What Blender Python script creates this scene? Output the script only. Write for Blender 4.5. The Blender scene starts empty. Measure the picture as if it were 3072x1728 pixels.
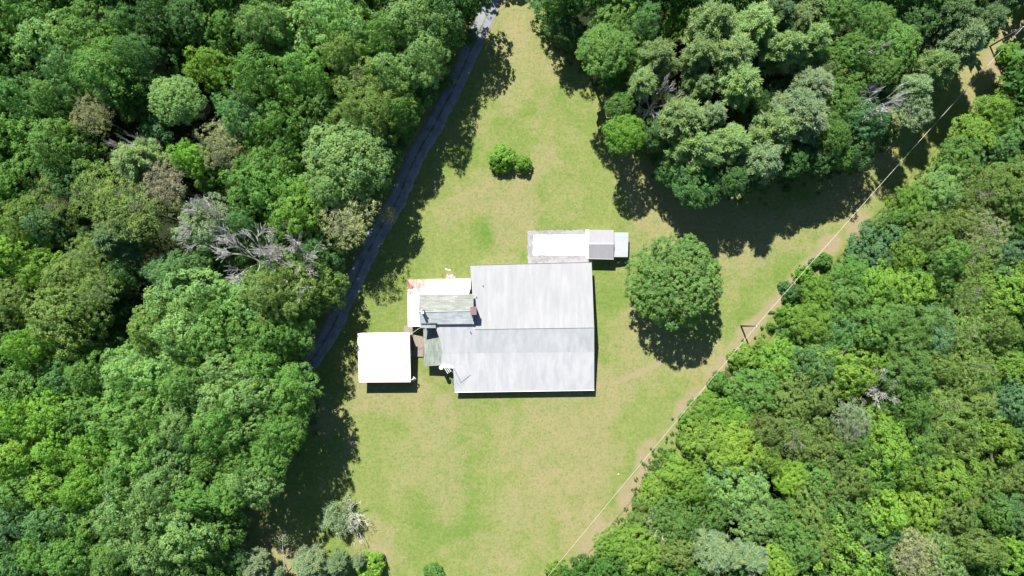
import bpy, math, random
import numpy as np
import bmesh
from mathutils import Matrix, Vector, Euler

# ------------------------------------------------------------------ camera, sky, sun, exposure
S = bpy.context.scene
C = S.collection
CAM_H = 130.0
TILT = math.radians(3.1)
cam_d = bpy.data.cameras.new('camera')
cam_d.lens = 24; cam_d.sensor_width = 36; cam_d.clip_end = 6000; cam_d.clip_start = 1
cam = bpy.data.objects.new('camera', cam_d); C.objects.link(cam)
cam.location = (0, 0, CAM_H); cam.rotation_euler = (TILT, 0, 0)
S.camera = cam

SUN_EL = math.radians(51.5)
SD = Vector((0.352, -0.936, 0)).normalized()          # the way shadows fall
w = bpy.data.worlds.new('World'); S.world = w; w.use_nodes = True
nt = w.node_tree; nt.nodes.clear()
sky = nt.nodes.new('ShaderNodeTexSky'); sky.sky_type = 'NISHITA'; sky.sun_disc = False
sky.sun_elevation = SUN_EL
sky.sun_rotation = math.atan2(-SD.x, -SD.y)           # rotation measured clockwise from +Y
sky.air_density = 1.0; sky.dust_density = 0.2; sky.ozone_density = 3.5
bg = nt.nodes.new('ShaderNodeBackground'); bg.inputs[1].default_value = 0.062
wo = nt.nodes.new('ShaderNodeOutputWorld')
nt.links.new(sky.outputs[0], bg.inputs[0]); nt.links.new(bg.outputs[0], wo.inputs[0])
sun_d = bpy.data.lights.new('sun', 'SUN'); sun_d.energy = 5.0; sun_d.angle = math.radians(0.5); sun_d.color = (1.0, 0.965, 0.90)
sun = bpy.data.objects.new('sun', sun_d); C.objects.link(sun)
sdir = Vector((SD.x*math.cos(SUN_EL), SD.y*math.cos(SUN_EL), -math.sin(SUN_EL)))
sun.rotation_euler = sdir.to_track_quat('-Z', 'Y').to_euler()
sun.location = (-30, 80, 120)
S.view_settings.view_transform = 'Standard'; S.view_settings.look = 'None'
S.view_settings.gamma = 1; S.view_settings.exposure = 1.3; S.view_settings.use_curve_mapping = False

# ------------------------------------------------------------------ helpers
RX = np.array(Matrix.Rotation(TILT, 3, 'X'))
def at(px, py, z=0.0):
    """point of the place seen at photo pixel (3072 wide) if it stands z metres above the ground"""
    d = RX @ np.array([(px-1536)/2048.0, -(py-864)/2048.0, -1.0])
    t = (z-CAM_H)/d[2]
    return (d[0]*t, d[1]*t, z)
K = 3072/2576.0
def atd(x, y, z=0.0): return at(x*K, y*K, z)

def tag(o, label=None, cat=None, group=None, kind=None):
    if label: o['label'] = label
    if cat: o['category'] = cat
    if group: o['group'] = group
    if kind: o['kind'] = kind
    return o
def link(o, parent=None):
    C.objects.link(o)
    if parent: o.parent = parent
    return o
def empty(name, loc=(0, 0, 0), rz=0):
    o = bpy.data.objects.new(name, None); o.location = loc; o.rotation_euler = (0, 0, rz)
    o.empty_display_size = 0.5
    return link(o)
def mesh_np(name, verts, faces, mat=None, smooth=False):
    """faces: (m,k) int array"""
    me = bpy.data.meshes.new(name)
    verts = np.asarray(verts, dtype=np.float32); faces = np.asarray(faces, dtype=np.int32)
    m, k = faces.shape
    me.vertices.add(len(verts)); me.vertices.foreach_set('co', verts.ravel())
    me.loops.add(m*k); me.loops.foreach_set('vertex_index', faces.ravel())
    me.polygons.add(m); me.polygons.foreach_set('loop_start', np.arange(m, dtype=np.int32)*k)
    me.polygons.foreach_set('loop_total', np.full(m, k, dtype=np.int32))
    if smooth: me.polygons.foreach_set('use_smooth', np.ones(m, dtype=bool))
    me.update(calc_edges=True); me.validate()
    if mat: me.materials.append(mat)
    return me
class MB:
    """collects faces; build() links them as one mesh object"""
    def __init__(s): s.v = []; s.f = []
    def add(s, vs, fs):
        n = len(s.v); s.v += [tuple(v) for v in vs]; s.f += [tuple(i+n for i in f) for f in fs]; return s
    def prism(s, top, th, down=None):
        n = len(top)
        bot = [(x, y, z-th) for x, y, z in top] if down is None else [(x, y, down) for x, y, z in top]
        a = sum(top[i][0]*top[(i+1) % n][1]-top[(i+1) % n][0]*top[i][1] for i in range(n))
        if a < 0: top = top[::-1]; bot = bot[::-1]
        fs = [tuple(range(n)), tuple(range(2*n-1, n-1, -1))]
        for i in range(n):
            j = (i+1) % n; fs.append((i, n+i, n+j, j))
        return s.add(list(top)+list(bot), fs)
    def box(s, c, size, rz=0.0):
        cx, cy, cz = c; hx, hy, hz = size[0]/2, size[1]/2, size[2]/2
        cs, sn = math.cos(rz), math.sin(rz)
        top = [(cx+x*cs-y*sn, cy+x*sn+y*cs, cz+hz) for x, y in ((-hx, -hy), (hx, -hy), (hx, hy), (-hx, hy))]
        return s.prism(top, 2*hz)
    def tube(s, p0, p1, r0, r1=None, n=8, cap=True):
        r1 = r0 if r1 is None else r1
        p0 = Vector(p0); p1 = Vector(p1); d = (p1-p0).normalized()
        a = d.orthogonal().normalized(); b = d.cross(a)
        vs = []
        for p, r in ((p0, r0), (p1, r1)):
            for i in range(n):
                t = 2*math.pi*i/n; vs.append(p+a*(r*math.cos(t))+b*(r*math.sin(t)))
        fs = [(i, (i+1) % n, n+(i+1) % n, n+i) for i in range(n)]
        if cap: fs += [tuple(range(n-1, -1, -1)), tuple(range(n, 2*n))]
        return s.add(vs, fs)
    def path(s, pts, r0, r1=None, n=6):
        r1 = r0 if r1 is None else r1
        m = len(pts)-1
        for i in range(m):
            s.tube(pts[i], pts[i+1], r0+(r1-r0)*i/m, r0+(r1-r0)*(i+1)/m, n)
        return s
    def build(s, name, mat, parent=None, smooth=False, loc=None):
        me = bpy.data.meshes.new(name); vs = s.v
        if loc is not None: vs = [(x-loc[0], y-loc[1], z-loc[2]) for x, y, z in vs]
        me.from_pydata(vs, [], s.f); me.update(); me.materials.append(mat)
        if smooth:
            for p in me.polygons: p.use_smooth = True
        o = bpy.data.objects.new(name, me)
        if loc is not None and parent is None: o.location = loc
        return link(o, parent)

# ---- value noise for laying out patches of ground
def vnoise(x, y, scale, seed):
    x = np.asarray(x)/scale; y = np.asarray(y)/scale
    xi = np.floor(x).astype(np.int64); yi = np.floor(y).astype(np.int64)
    fx = x-xi; fy = y-yi; fx = fx*fx*(3-2*fx); fy = fy*fy*(3-2*fy)
    def h(a, b):
        n = (a*374761393+b*668265263+seed*1274126177) & 0xFFFFFFFF
        n = ((n ^ (n >> 13))*1274126177) & 0xFFFFFFFF
        return ((n ^ (n >> 16)) & 0xFFFF)/65535.0
    return (h(xi, yi)*(1-fx)+h(xi+1, yi)*fx)*(1-fy)+(h(xi, yi+1)*(1-fx)+h(xi+1, yi+1)*fx)*fy
def fbm(x, y, scale, seed, o=3):
    r = 0; a = 1; t = 0
    for i in range(o): r = r+a*vnoise(x, y, scale/2**i, seed+i*17); t += a; a *= .55
    return r/t
def segdist(x, y, pts):
    d = np.full(x.shape, 1e9)
    for (ax, ay), (bx, by) in zip(pts[:-1], pts[1:]):
        vx, vy = bx-ax, by-ay; t = np.clip(((x-ax)*vx+(y-ay)*vy)/(vx*vx+vy*vy+1e-9), 0, 1)
        d = np.minimum(d, np.hypot(x-ax-t*vx, y-ay-t*vy))
    return d
def inpoly(x, y, P):
    r = np.zeros(x.shape, bool); n = len(P)
    for i in range(n):
        (ax, ay), (bx, by) = P[i], P[(i+1) % n]
        c = ((ay > y) != (by > y)) & (x < (bx-ax)*(y-ay)/((by-ay) if by != ay else 1e-9)+ax)
        r ^= c
    return r
def sd(x, y, P):
    d = segdist(x, y, list(P)+[P[0]]); return np.where(inpoly(x, y, P), d, -d)
def sstep(a, b, v):
    t = np.clip((v-a)/(b-a), 0, 1); return t*t*(3-2*t)

# ------------------------------------------------------------------ materials
class NT:
    def __init__(s, name):
        s.m = bpy.data.materials.new(name); s.m.use_nodes = True; s.t = s.m.node_tree; s.t.nodes.clear()
        s.out = s.n('ShaderNodeOutputMaterial')
    def n(s, ty, **kw):
        o = s.t.nodes.new(ty)
        for k, v in kw.items(): setattr(o, k, v)
        return o
    def l(s, a, b): s.t.links.new(a, b)
    def noise(s, co, scale, detail=4, rough=.6):
        o = s.n('ShaderNodeTexNoise'); o.inputs['Scale'].default_value = scale; o.inputs['Detail'].default_value = detail
        o.inputs['Roughness'].default_value = rough; s.l(co, o.inputs['Vector']); return o.outputs[0]
    def ramp(s, f, lo, hi, a=0.0, b=1.0):
        o = s.n('ShaderNodeMapRange'); o.inputs[1].default_value = lo; o.inputs[2].default_value = hi
        o.inputs[3].default_value = a; o.inputs[4].default_value = b; s.l(f, o.inputs[0]); return o.outputs[0]
    def mix(s, f, a, b, mode='MIX'):
        o = s.n('ShaderNodeMix', data_type='RGBA', blend_type=mode)
        for inp, v in ((o.inputs[0], f), (o.inputs[6], a), (o.inputs[7], b)):
            if isinstance(v, (int, float)): inp.default_value = v
            elif isinstance(v, tuple): inp.default_value = (*v, 1)
            else: s.l(v, inp)
        return o.outputs[2]
    def math(s, op, a, b):
        o = s.n('ShaderNodeMath', operation=op)
        for inp, v in ((o.inputs[0], a), (o.inputs[1], b)):
            if isinstance(v, (int, float)): inp.default_value = v
            else: s.l(v, inp)
        return o.outputs[0]
    def coord(s, which='Object', sc=None, rot=None):
        tc = s.n('ShaderNodeTexCoord'); o = tc.outputs[which]
        if sc or rot:
            mp = s.n('ShaderNodeMapping')
            if sc: mp.inputs['Scale'].default_value = sc
            if rot: mp.inputs['Rotation'].default_value = rot
            s.l(o, mp.inputs['Vector']); o = mp.outputs[0]
        return o
    def attr(s, name):
        o = s.n('ShaderNodeAttribute'); o.attribute_name = name; return o.outputs['Fac']
    def principled(s, col, rough=.8, spec=.3, bump=None, bstr=.3, bdist=.05, metal=0):
        p = s.n('ShaderNodeBsdfPrincipled'); p.inputs['Roughness'].default_value = rough
        p.inputs['Specular IOR Level'].default_value = spec; p.inputs['Metallic'].default_value = metal
        if isinstance(col, tuple): p.inputs['Base Color'].default_value = (*col, 1)
        else: s.l(col, p.inputs['Base Color'])
        if bump is not None:
            b = s.n('ShaderNodeBump'); b.inputs['Strength'].default_value = bstr; b.inputs['Distance'].default_value = bdist
            s.l(bump, b.inputs['Height']); s.l(b.outputs[0], p.inputs['Normal'])
        s.l(p.outputs[0], s.out.inputs[0]); return p

def m_plain(name, col, var=.15, scale=3.0, rough=.7, spec=.3, bstr=.2, metal=0):
    n = NT(name); co = n.coord()
    f = n.noise(co, scale, 5)
    c = n.mix(n.ramp(f, .3, .7), tuple(v*(1-var) for v in col), tuple(min(1, v*(1+var)) for v in col))
    n.principled(c, rough, spec, f, bstr, .02, metal); return n.m

def m_ground():
    n = NT('lawn_and_litter'); co = n.coord()
    big = n.noise(co, .05, 5, .6); mid = n.noise(co, .30, 8, .72); mow = n.noise(n.coord(sc=(.10, 1.3, 1), rot=(0, 0, .25)), 1.0, 4, .6); blot = n.noise(co, 1.1, 6, .7); fine = n.noise(co, 2.0, 6, .85); tiny = n.noise(co, 11, 3, .8)
    # mown grass: yellowed base, greener and straw patches
    c = n.mix(n.ramp(mid, .38, .64), (.122, .166, .038), (.176, .198, .060))
    c = n.mix(n.attr('lush'), c, (.072, .150, .017))
    dr = n.math('ADD', n.attr('dry'), n.ramp(mid, .3, .7, -.25, .25))
    c = n.mix(n.ramp(dr, .28, 1.1), c, (.242, .200, .106))
    c = n.mix(n.ramp(big, .45, .7, 0, .4), c, (.152, .186, .058))
    c = n.mix(n.ramp(fine, .50, .64, 0, .62), c, (.070, .104, .024))
    c = n.mix(n.ramp(fine, .49, .36, 0, .55), c, (.218, .226, .106))
    c = n.mix(n.ramp(tiny, .5, .72, 0, .6), c, (.055, .085, .02))
    c = n.mix(n.ramp(mow, .42, .66, 0, .16), c, (.170, .182, .062))
    c = n.mix(n.ramp(blot, .52, .68, 0, .50), c, (.078, .122, .024))
    c = n.mix(n.ramp(blot, .47, .32, 0, .45), c, (.205, .192, .090))
    dirt = n.mix(n.ramp(fine, .35, .65), (.27, .205, .145), (.175, .155, .075))
    dirt = n.mix(n.ramp(tiny, .55, .8, 0, .6), dirt, (.11, .115, .045))
    df = n.ramp(n.math('ADD', n.attr('dirt'), n.ramp(fine, .3, .7, -.3, .3)), .3, .8)
    c = n.mix(df, c, dirt)
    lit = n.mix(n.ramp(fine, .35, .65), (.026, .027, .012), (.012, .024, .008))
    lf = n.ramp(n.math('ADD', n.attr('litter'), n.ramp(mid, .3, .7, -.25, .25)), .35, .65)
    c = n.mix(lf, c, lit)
    n.principled(c, .95, .1, n.math('ADD', fine, tiny), .6, .12); return n.m

def m_gravel(name, a, b, tracks=False):
    n = NT(name); co = n.coord()
    f = n.noise(co, 6, 5, .8); g = n.noise(co, .6, 4, .6)
    c = n.mix(n.ramp(f, .35, .65), a, b)
    c = n.mix(n.ramp(g, .45, .65, 0, .6), c, tuple(v*.6 for v in a)); c = n.mix(n.ramp(n.noise(co, 1.6, 5, .75), .5, .7, 0, .55), c, b)
    if tracks:
        t = n.attr('centre'); c = n.mix(n.ramp(n.math('ADD', t, n.ramp(g, .35, .65, -.4, .3)), .35, .9, 0, .75), c, (.055, .080, .032))
    n.principled(c, .9, .2, f, .5, .05); return n.m

def m_roof(name, col, streak=(1.2, .12, 1.2), amt=.12, tint=(.9, 1.0, 1.05), ribs=None, rough=.55, spec=.4, rust=None, courses=None):
    n = NT(name); co = n.coord()
    s1 = n.noise(n.coord(sc=streak), 1.0, 5, .6); s2 = n.noise(co, .35, 4, .6); s3 = n.noise(n.coord(sc=(streak[0]*4, streak[1]*2, 1)), 1.0, 4, .7)
    dark = tuple(v*(1-amt)*t for v, t in zip(col, tint)); light = tuple(min(1, v*(1+amt*.6)) for v in col)
    c = n.mix(n.ramp(s1, .35, .65), dark, light)
    c = n.mix(n.ramp(s2, .45, .7, 0, .5), c, tuple(v*(1-amt*.6) for v in col))
    c = n.mix(n.ramp(s3, .55, .8, 0, .35), c, tuple(v*(1-amt*1.8) for v in col))
    bump = n.noise(co, 9, 3)
    if ribs:
        wv = n.n('ShaderNodeTexWave', wave_type='BANDS', bands_direction=ribs[0]); wv.inputs['Scale'].default_value = ribs[1]
        n.l(co, wv.inputs['Vector']); bump = wv.outputs[1]
        c = n.mix(n.ramp(wv.outputs[1], .7, 1.0, 0, .16), c, tuple(v*.75 for v in col))
    if courses:
        br = n.n('ShaderNodeTexBrick'); br.inputs['Scale'].default_value = 1; br.inputs['Mortar Size'].default_value = .018
        br.inputs['Brick Width'].default_value = .95; br.inputs['Row Height'].default_value = .30
        br.inputs['Color1'].default_value = (.75, .75, .75, 1); br.inputs['Color2'].default_value = (1.15, 1.15, 1.12, 1); br.inputs['Mortar'].default_value = (.55, .55, .55, 1)
        n.l(n.coord(rot=(0, 0, courses)), br.inputs['Vector'])
        c = n.mix(.75, c, br.outputs[0], 'MULTIPLY')
    if rust:
        gx = n.attr('rust'); rn = n.noise(n.coord(sc=(1, 2.2, 1)), 1.3, 5, .75)
        rf = n.ramp(n.math('ADD', gx, n.ramp(rn, .25, .75, -.55, .55)), .5, .68)
        c = n.mix(rf, c, n.mix(n.ramp(s3, .4, .6), (.115, .042, .028), (.27, .145, .10)))
    n.principled(c, rough, spec, bump, .25, .03); return n.m

def m_leaf(name='foliage', trans=.46, rough=.65, spec=.22, var=.22):
    n = NT(name)
    oi = n.n('ShaderNodeObjectInfo'); ge = n.n('ShaderNodeNewGeometry')
    co = n.coord()
    base = oi.outputs['Color']
    cl = n.noise(co, .55, 3, .6)
    c = n.mix(n.ramp(cl, .35, .7, 0, .75), n.mix(1.0, base, (.80, .92, .98), 'MULTIPLY'), n.mix(1.0, base, (1.34, 1.22, .85), 'MULTIPLY'))
    rr = n.ramp(ge.outputs['Random Per Island'], 0, 1, 1-var, 1+var)
    vm = n.n('ShaderNodeVectorMath', operation='SCALE'); n.l(c, vm.inputs[0]); n.l(rr, vm.inputs['Scale'])
    p = n.n('ShaderNodeBsdfPrincipled'); p.inputs['Roughness'].default_value = rough; p.inputs['Specular IOR Level'].default_value = spec
    n.l(vm.outputs[0], p.inputs['Base Color'])
    tr = n.n('ShaderNodeBsdfTranslucent'); tcol = n.mix(1.0, vm.outputs[0], (1.15, 1.35, .45), 'MULTIPLY'); n.l(tcol, tr.inputs[0])
    mx = n.n('ShaderNodeMixShader'); mx.inputs[0].default_value = trans
    n.l(p.outputs[0], mx.inputs[1]); n.l(tr.outputs[0], mx.inputs[2]); n.l(mx.outputs[0], n.out.inputs[0]); return n.m

def m_bark(name, a, b):
    n = NT(name); f = n.noise(n.coord(sc=(3, 3, .8)), 2.0, 5, .7)
    n.principled(n.mix(n.ramp(f, .3, .7), a, b), .9, .15, f, .5, .03); return n.m

M = dict(
    ground=m_ground(),
    drive=m_gravel('drive_gravel', (.145, .150, .160), (.235, .24, .25), True),
    gravel=m_gravel('pale_gravel', (.185, .175, .185), (.30, .285, .30)),
    slab=m_roof('white_concrete', (.80, .80, .78), (1, 1, 1), .03, (1, 1, 1), None, .9, .1, True),
    main_roof=m_roof('white_coated_metal', (.258, .256, .262), (1.1, .07, 1.1), .11, (.97, 1.0, 1.0), ('X', 2.2), .8, .15),
    lower_roof=m_roof('white_coated_metal_sun_offset', (.330, .333, .336), (.8, .09, .8), .14, (.95, 1.0, 1.02), ('X', 2.2), .8, .15),  # same metal as the north slope, colour lightened to offset its weaker sun
    south_roof=m_roof('white_coated_metal_sun_offset_south', (.345, .343, .348), (1.1, .07, 1.1), .13, (.97, 1.0, 1.0), ('X', 2.2), .8, .15),  # south-side copy of the roof metal, albedo raised to make up for slanting sunlight
    shingle=m_roof('grey_green_shingle', (.212, .218, .20), (.5, 1.6, 1), .16, (.93, 1, .95), None, .9, .1, None, 1e-6),
    slope_shingle=m_roof('pale_grey_shingle', (.36, .38, .38), (1, .4, 1), .08, (.97, 1, 1), None, .9, .1, None, 1e-6),
    porch_shingle=m_roof('green_grey_shingle', (.19, .21, .185), (2.0, .5, 1), .2, (.93, 1, .95), None, .9, .1, None, math.pi/2),
    rusty=m_roof('rusted_white_metal', (.72, .71, .68), (1.5, .3, 1), .06, (1, 1, 1), ('X', 1.6), .5, .4, True),
    shed_roof=m_roof('bright_white_metal', (.80, .80, .79), (1.2, .2, 1), .03, (1, 1, 1), ('Y', 2.2), .4, .5),
    garage_roof=m_roof('grey_shingle', (.240, .236, .248), (1.3, .3, 1), .06, (1, 1, 1.02), None, .9, .1),
    lean_roof=m_roof('corrugated_galvanised', (.30, .32, .34), (.3, 1.5, 1), .06, (1, 1, 1), ('Y', 3.5), .45, .5),
    white=m_plain('white_paint', (.78, .78, .76), .05, 2, .5),
    siding=m_plain('pale_siding', (.55, .54, .50), .08, 1.5),
    maroon=m_plain('maroon_siding', (.16, .055, .06), .15, 2),
    brown=m_plain('brown_flue_cap', (.145, .095, .10), .12, 3),
    brick=m_plain('chimney_brick', (.22, .12, .09), .25, 6),
    dark=m_plain('dark_metal', (.06, .06, .065), .15, 3, .5),
    grey=m_plain('grey_metal', (.33, .335, .34), .08, 3, .6, .3, .0),
    wood=m_plain('weathered_planks', (.20, .165, .135), .2, 4),
    pole=m_plain('creosoted_wood', (.085, .085, .08), .2, 4),
    wire=m_plain('bare_aluminium_wire', (.50, .48, .45), .05, 3, .45, .5),
    glass=m_plain('window_glass', (.05, .06, .07), .1, 1, .1, .6),
    leaf=m_leaf(), needle=m_leaf('needles', .35, .7, .2, .22), dry_leaf=m_leaf('thin_foliage', .3, .7, .15, .4),
    bark=m_bark('bark', (.10, .08, .06), (.20, .17, .14)),
    pale_bark=m_bark('pale_bark', (.17, .155, .14), (.30, .28, .25)),
    dead=m_bark('dead_wood', (.40, .37, .35), (.60, .58, .55)),
)

# ------------------------------------------------------------------ ground sheet
LAWN = [(1210,-60),(1130,150),(1030,330),(950,480),(860,640),(800,790),(745,900),(790,1000),(745,1120),(640,1220),(560,1290),(560,1500),
        (1420,1500),(1520,1400),(1590,1270),(1650,1150),(1740,1050),(1850,930),(1960,790),(2070,690),(2200,590),(2320,450),(2400,370),
        (2480,260),(2540,180),(2620,110),(2640,-40),(2540,20),(2470,110),(2400,210),(2290,300),(2190,380),(2140,420),(1900,480),(1720,470),
        (1600,380),(1555,260),(1480,190),(1390,90),(1350,-60)]
LAWNW = [atd(x, y)[:2] for x, y in LAWN]
DIRT = [[(2170,570),(2010,690),(1920,800),(1820,930),(1700,1060),(1640,1140),(1570,1270),(1500,1390),(1430,1470)],]
TRACK = [(1500,972),(1560,958),(1610,935),(1660,910)]
WIRETRK = [(2010,680),(1960,750),(1900,815)]
xs = np.concatenate([[-2500,-900,-400,-220,-160], np.arange(-130, 130.1, .8), [160,220,400,900,2500]])
ys = np.concatenate([[-2500,-900,-400,-220,-140], np.arange(-95, 100.1, .8), [140,220,400,900,2500]])
GX, GY = np.meshgrid(xs, ys); gx = GX.ravel(); gy = GY.ravel()
nx, ny = len(xs), len(ys)
idx = np.arange(nx*ny).reshape(ny, nx)
gf = np.stack([idx[:-1,:-1].ravel(), idx[:-1,1:].ravel(), idx[1:,1:].ravel(), idx[1:,:-1].ravel()], 1)
gme = mesh_np('ground', np.stack([gx, gy, np.zeros_like(gx)], 1), gf, M['ground'])
def setattr_f(me, name, vals):
    a = me.attributes.new(name, 'FLOAT', 'POINT'); a.data.foreach_set('value', np.asarray(vals, dtype=np.float32))
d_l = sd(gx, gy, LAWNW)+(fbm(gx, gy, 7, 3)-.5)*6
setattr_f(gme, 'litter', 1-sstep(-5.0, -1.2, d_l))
dd = segdist(gx, gy, [atd(x, y)[:2] for x, y in DIRT[0]])
dirt = sstep(3.0, .4, dd+(fbm(gx, gy, 4, 11, 4)-.5)*6.5)*.8
dd2 = segdist(gx, gy, [atd(x, y)[:2] for x, y in TRACK]); dirt = np.maximum(dirt, sstep(.9, .2, dd2+(fbm(gx, gy, 2, 5)-.5)*1.2)*.7)
dd3 = segdist(gx, gy, [atd(x, y)[:2] for x, y in WIRETRK]); dirt = np.maximum(dirt, sstep(2.2, .4, dd3)*.7)
for (x, y, r, a) in [(1115,1000,2.2,.6),(1130,690,1.0,.9),(1605,565,2.2,.45),(1335,620,1.4,.7),(1350,90,5,.22),(880,1115,1.8,.6),(870,1085,1.5,.5),
                     (960,1385,3.2,.6),(730,1400,4,.55),(1905,870,3,.5),(1070,1010,1,.3),(905,870,1,.2),(1660,905,2,.3),(2400,330,5,.4),(2290,440,3,.2),
                     (640,1290,3,.35),(1700,1075,3.5,.5),(1572,570,.7,.8)]:
    cx, cy, _ = atd(x, y); dirt = np.maximum(dirt, a*sstep(r*1.2, r*.2, np.hypot(gx-cx, gy-cy)+(fbm(gx, gy, 2.2, 9)-.5)*r*1.4))
dd4 = segdist(gx, gy, [atd(x, y)[:2] for x, y in [(2640,20),(2540,90),(2490,190)]]); dirt = np.maximum(dirt, sstep(3.6, .6, dd4+(fbm(gx, gy, 4, 71)-.5)*4)*.75)
setattr_f(gme, 'dirt', dirt)
dry = sstep(.40, .64, fbm(gx, gy, 13, 21, 5))*.85
for (x, y, r, a) in [(1310,70,9,1.0),(1320,150,9,.8),(1480,230,9,.45),(1420,330,8,.4),(1400,480,11,.45),(1100,1200,14,.7),(1300,1280,14,.8),(1180,1090,9,.5),(1420,1200,9,.5),(1200,1380,9,.4),(1330,1130,9,.3),(1620,560,6,.5),(1860,780,5,.4),(700,1380,10,.8),(1700,1010,6,.3),(900,1200,5,.3)]:
    cx, cy, _ = atd(x, y); dry = np.maximum(dry, a*sstep(r, r*.2, np.hypot(gx-cx, gy-cy)+(fbm(gx, gy, 6, 29)-.5)*r))
setattr_f(gme, 'dry', np.clip(dry, 0, 1))
lush = sstep(.5, .75, fbm(gx, gy, 11, 41, 3))*.55
for (x, y, r, a) in [(1230,590,5,1.0),(1290,650,4,.5),(1545,750,5,.6),(1545,860,5,.5),(1180,1010,7,.45),(1500,1010,6,.4),(950,800,6,.5),(940,1010,5,.4),(1150,1130,5,.3),(2110,470,6,.8),(1700,1000,5,.25),(1300,1000,7,.35),(1540,1180,9,.3),(1270,310,4,.4),(2190,480,6,.6),(1850,700,5,.3)]:
    cx, cy, _ = atd(x, y); lush = np.maximum(lush, a*sstep(r, r*.15, np.hypot(gx-cx, gy-cy)+(fbm(gx, gy, 4, 51)-.5)*r))
setattr_f(gme, 'lush', np.clip(lush, 0, 1))
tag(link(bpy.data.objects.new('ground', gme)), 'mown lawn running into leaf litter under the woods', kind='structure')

# drive: a ribbon with ragged verges
RC = [(1478,-60),(1470,0),(1462,41),(1423,124),(1388,207),(1348,290),(1304,373),(1256,455),(1217,538),(1192,600),(1150,668),(1115,735),(1080,805),(1045,880),(1005,965),(960,1045),(905,1110),(820,1180),(700,1280),(560,1420),(400,1600),(250,1790)]
RW = [1.75]*len(RC)
P = [np.array(at(x, y)[:2]) for x, y in RC]
pts = []
for i in range(len(P)-1):
    a = P[max(i-1, 0)]; b = P[i]; c = P[i+1]; d = P[min(i+2, len(P)-1)]
    for k in range(8):
        t = k/8; pts.append(.5*((2*b)+(-a+c)*t+(2*a-5*b+4*c-d)*t*t+(-a+3*b-3*c+d)*t**3))
pts.append(P[-1]); pts = np.array(pts)
tan = np.gradient(pts, axis=0); tan /= np.linalg.norm(tan, axis=1)[:, None]; nor = np.stack([-tan[:, 1], tan[:, 0]], 1)
rg = np.random.default_rng(4); cols = [-1, -.97, -.6, -.2, 0, .2, .6, .97, 1]
V = []; cen = []
for i, (p, n_) in enumerate(zip(pts, nor)):
    wl = 1.75+.25*(vnoise(i*1.0, 0, 3, 5)-.5)+rg.uniform(-.22, .14); wr = 1.75+.25*(vnoise(i*1.0, 9, 3, 6)-.5)+rg.uniform(-.22, .14)
    for c in cols:
        q = p+n_*c*(wl if c > 0 else wr); V.append((q[0], q[1], .0 if abs(c) == 1 else .03+.02*(1-abs(c)))); cen.append(1.0 if abs(c) < .1 else 0.0)
m_ = len(cols); F = [(i*m_+j, (i+1)*m_+j, (i+1)*m_+j+1, i*m_+j+1) for i in range(len(pts)-1) for j in range(m_-1)]
dme = mesh_np('gravel_drive', V, F, M['drive']); setattr_f(dme, 'centre', cen)
tag(link(bpy.data.objects.new('gravel_drive', dme)), 'narrow grey gravel drive running down beside the left wood', kind='structure')

# gravel yard and concrete pad beside the garage
def ragged(P, z, jit, seed, step=.5):
    rr = random.Random(seed); out = []
    for i in range(len(P)):
        a = Vector(P[i][:2]); b = Vector(P[(i+1) % len(P)][:2]); n = max(1, int((b-a).length/step)); nn = Vector((-(b-a).y, (b-a).x)).normalized()
        for k in range(n):
            q = a.lerp(b, k/n)+nn*rr.uniform(-jit, jit); out.append((q.x, q.y, z))
    return out
g = MB(); g.prism(ragged([at(x, y) for x, y in [(1584,692),(1762,690),(1764,786),(1752,794),(1660,795),(1582,792)]], .012, .16, 3, .33), .05)
tag(g.build('gravel_yard', M['gravel']), 'pale gravel fringe around the white concrete pad', kind='structure')
g = MB(); g.prism(ragged([at(x, y) for x, y in [(1600,706),(1759,704),(1759,767),(1599,766)]], .10, .07, 5), .16)
cpo = g.build('concrete_pad', M['slab'])
bm = bmesh.new(); bm.from_mesh(cpo.data); bmesh.ops.triangulate(bm, faces=bm.faces[:]); bm.to_mesh(cpo.data); bm.free()
x0c = at(1604, 735)[0]; setattr_f(cpo.data, 'rust', [.12 for v in cpo.data.vertices])
tag(cpo, 'bright white concrete pad left of the small grey garage', kind='structure')
g = MB(); g.prism([at(x, y, .06) for x, y in [(1212,977),(1241,976),(1241,1005),(1212,1000)]], .1)
tag(g.build('paving', M['wood']), 'tan paving patch between the house and the white shed', kind='structure')

# ------------------------------------------------------------------ house
def P3(L): return [at(*q) for q in L]
def walls(fp, z0=0.0):
    """closed wall ring with a top height at each corner"""
    b = MB(); n = len(fp)
    b.add([(x, y, z) for x, y, z in fp]+[(x, y, z0) for x, y, z in fp], [(i, n+i, n+(i+1) % n, (i+1) % n) for i in range(n)]); return b
def inset(L, dx, dz=.15):
    """pull a plan (list of points) towards its middle by dx metres and lower it"""
    cx = sum(p[0] for p in L)/len(L); cy = sum(p[1] for p in L)/len(L); out = []
    for x, y, z in L:
        out.append((x-math.copysign(min(dx, abs(x-cx)), x-cx) if abs(x-cx) > .01 else x, y-math.copysign(dx, y-cy) if abs(y-cy) > 1.5 else y, z-dz))
    return out
house = empty('farmhouse', at(1560, 985)); hl = house.location.copy()
tag(house, 'wide low house under a large pale grey metal roof with a rusty-cornered wing', 'house')
def hb(mb, name, mat, parent=None, label=None, smooth=False):
    mb.v = [(x-hl.x, y-hl.y, z-hl.z) for x, y, z in mb.v]
    o = mb.build(name, mat, parent or house, smooth)
    if label: o['label'] = label
    return o
nR = [(1411,797,3.2),(1775,788,3.2),(1782.4,983,5.2),(1424,988,5.2)]
r1 = hb(MB().prism(P3(nR), .14), 'roof', M['main_roof'], label='pale grey metal north slope of the large roof')
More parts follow.
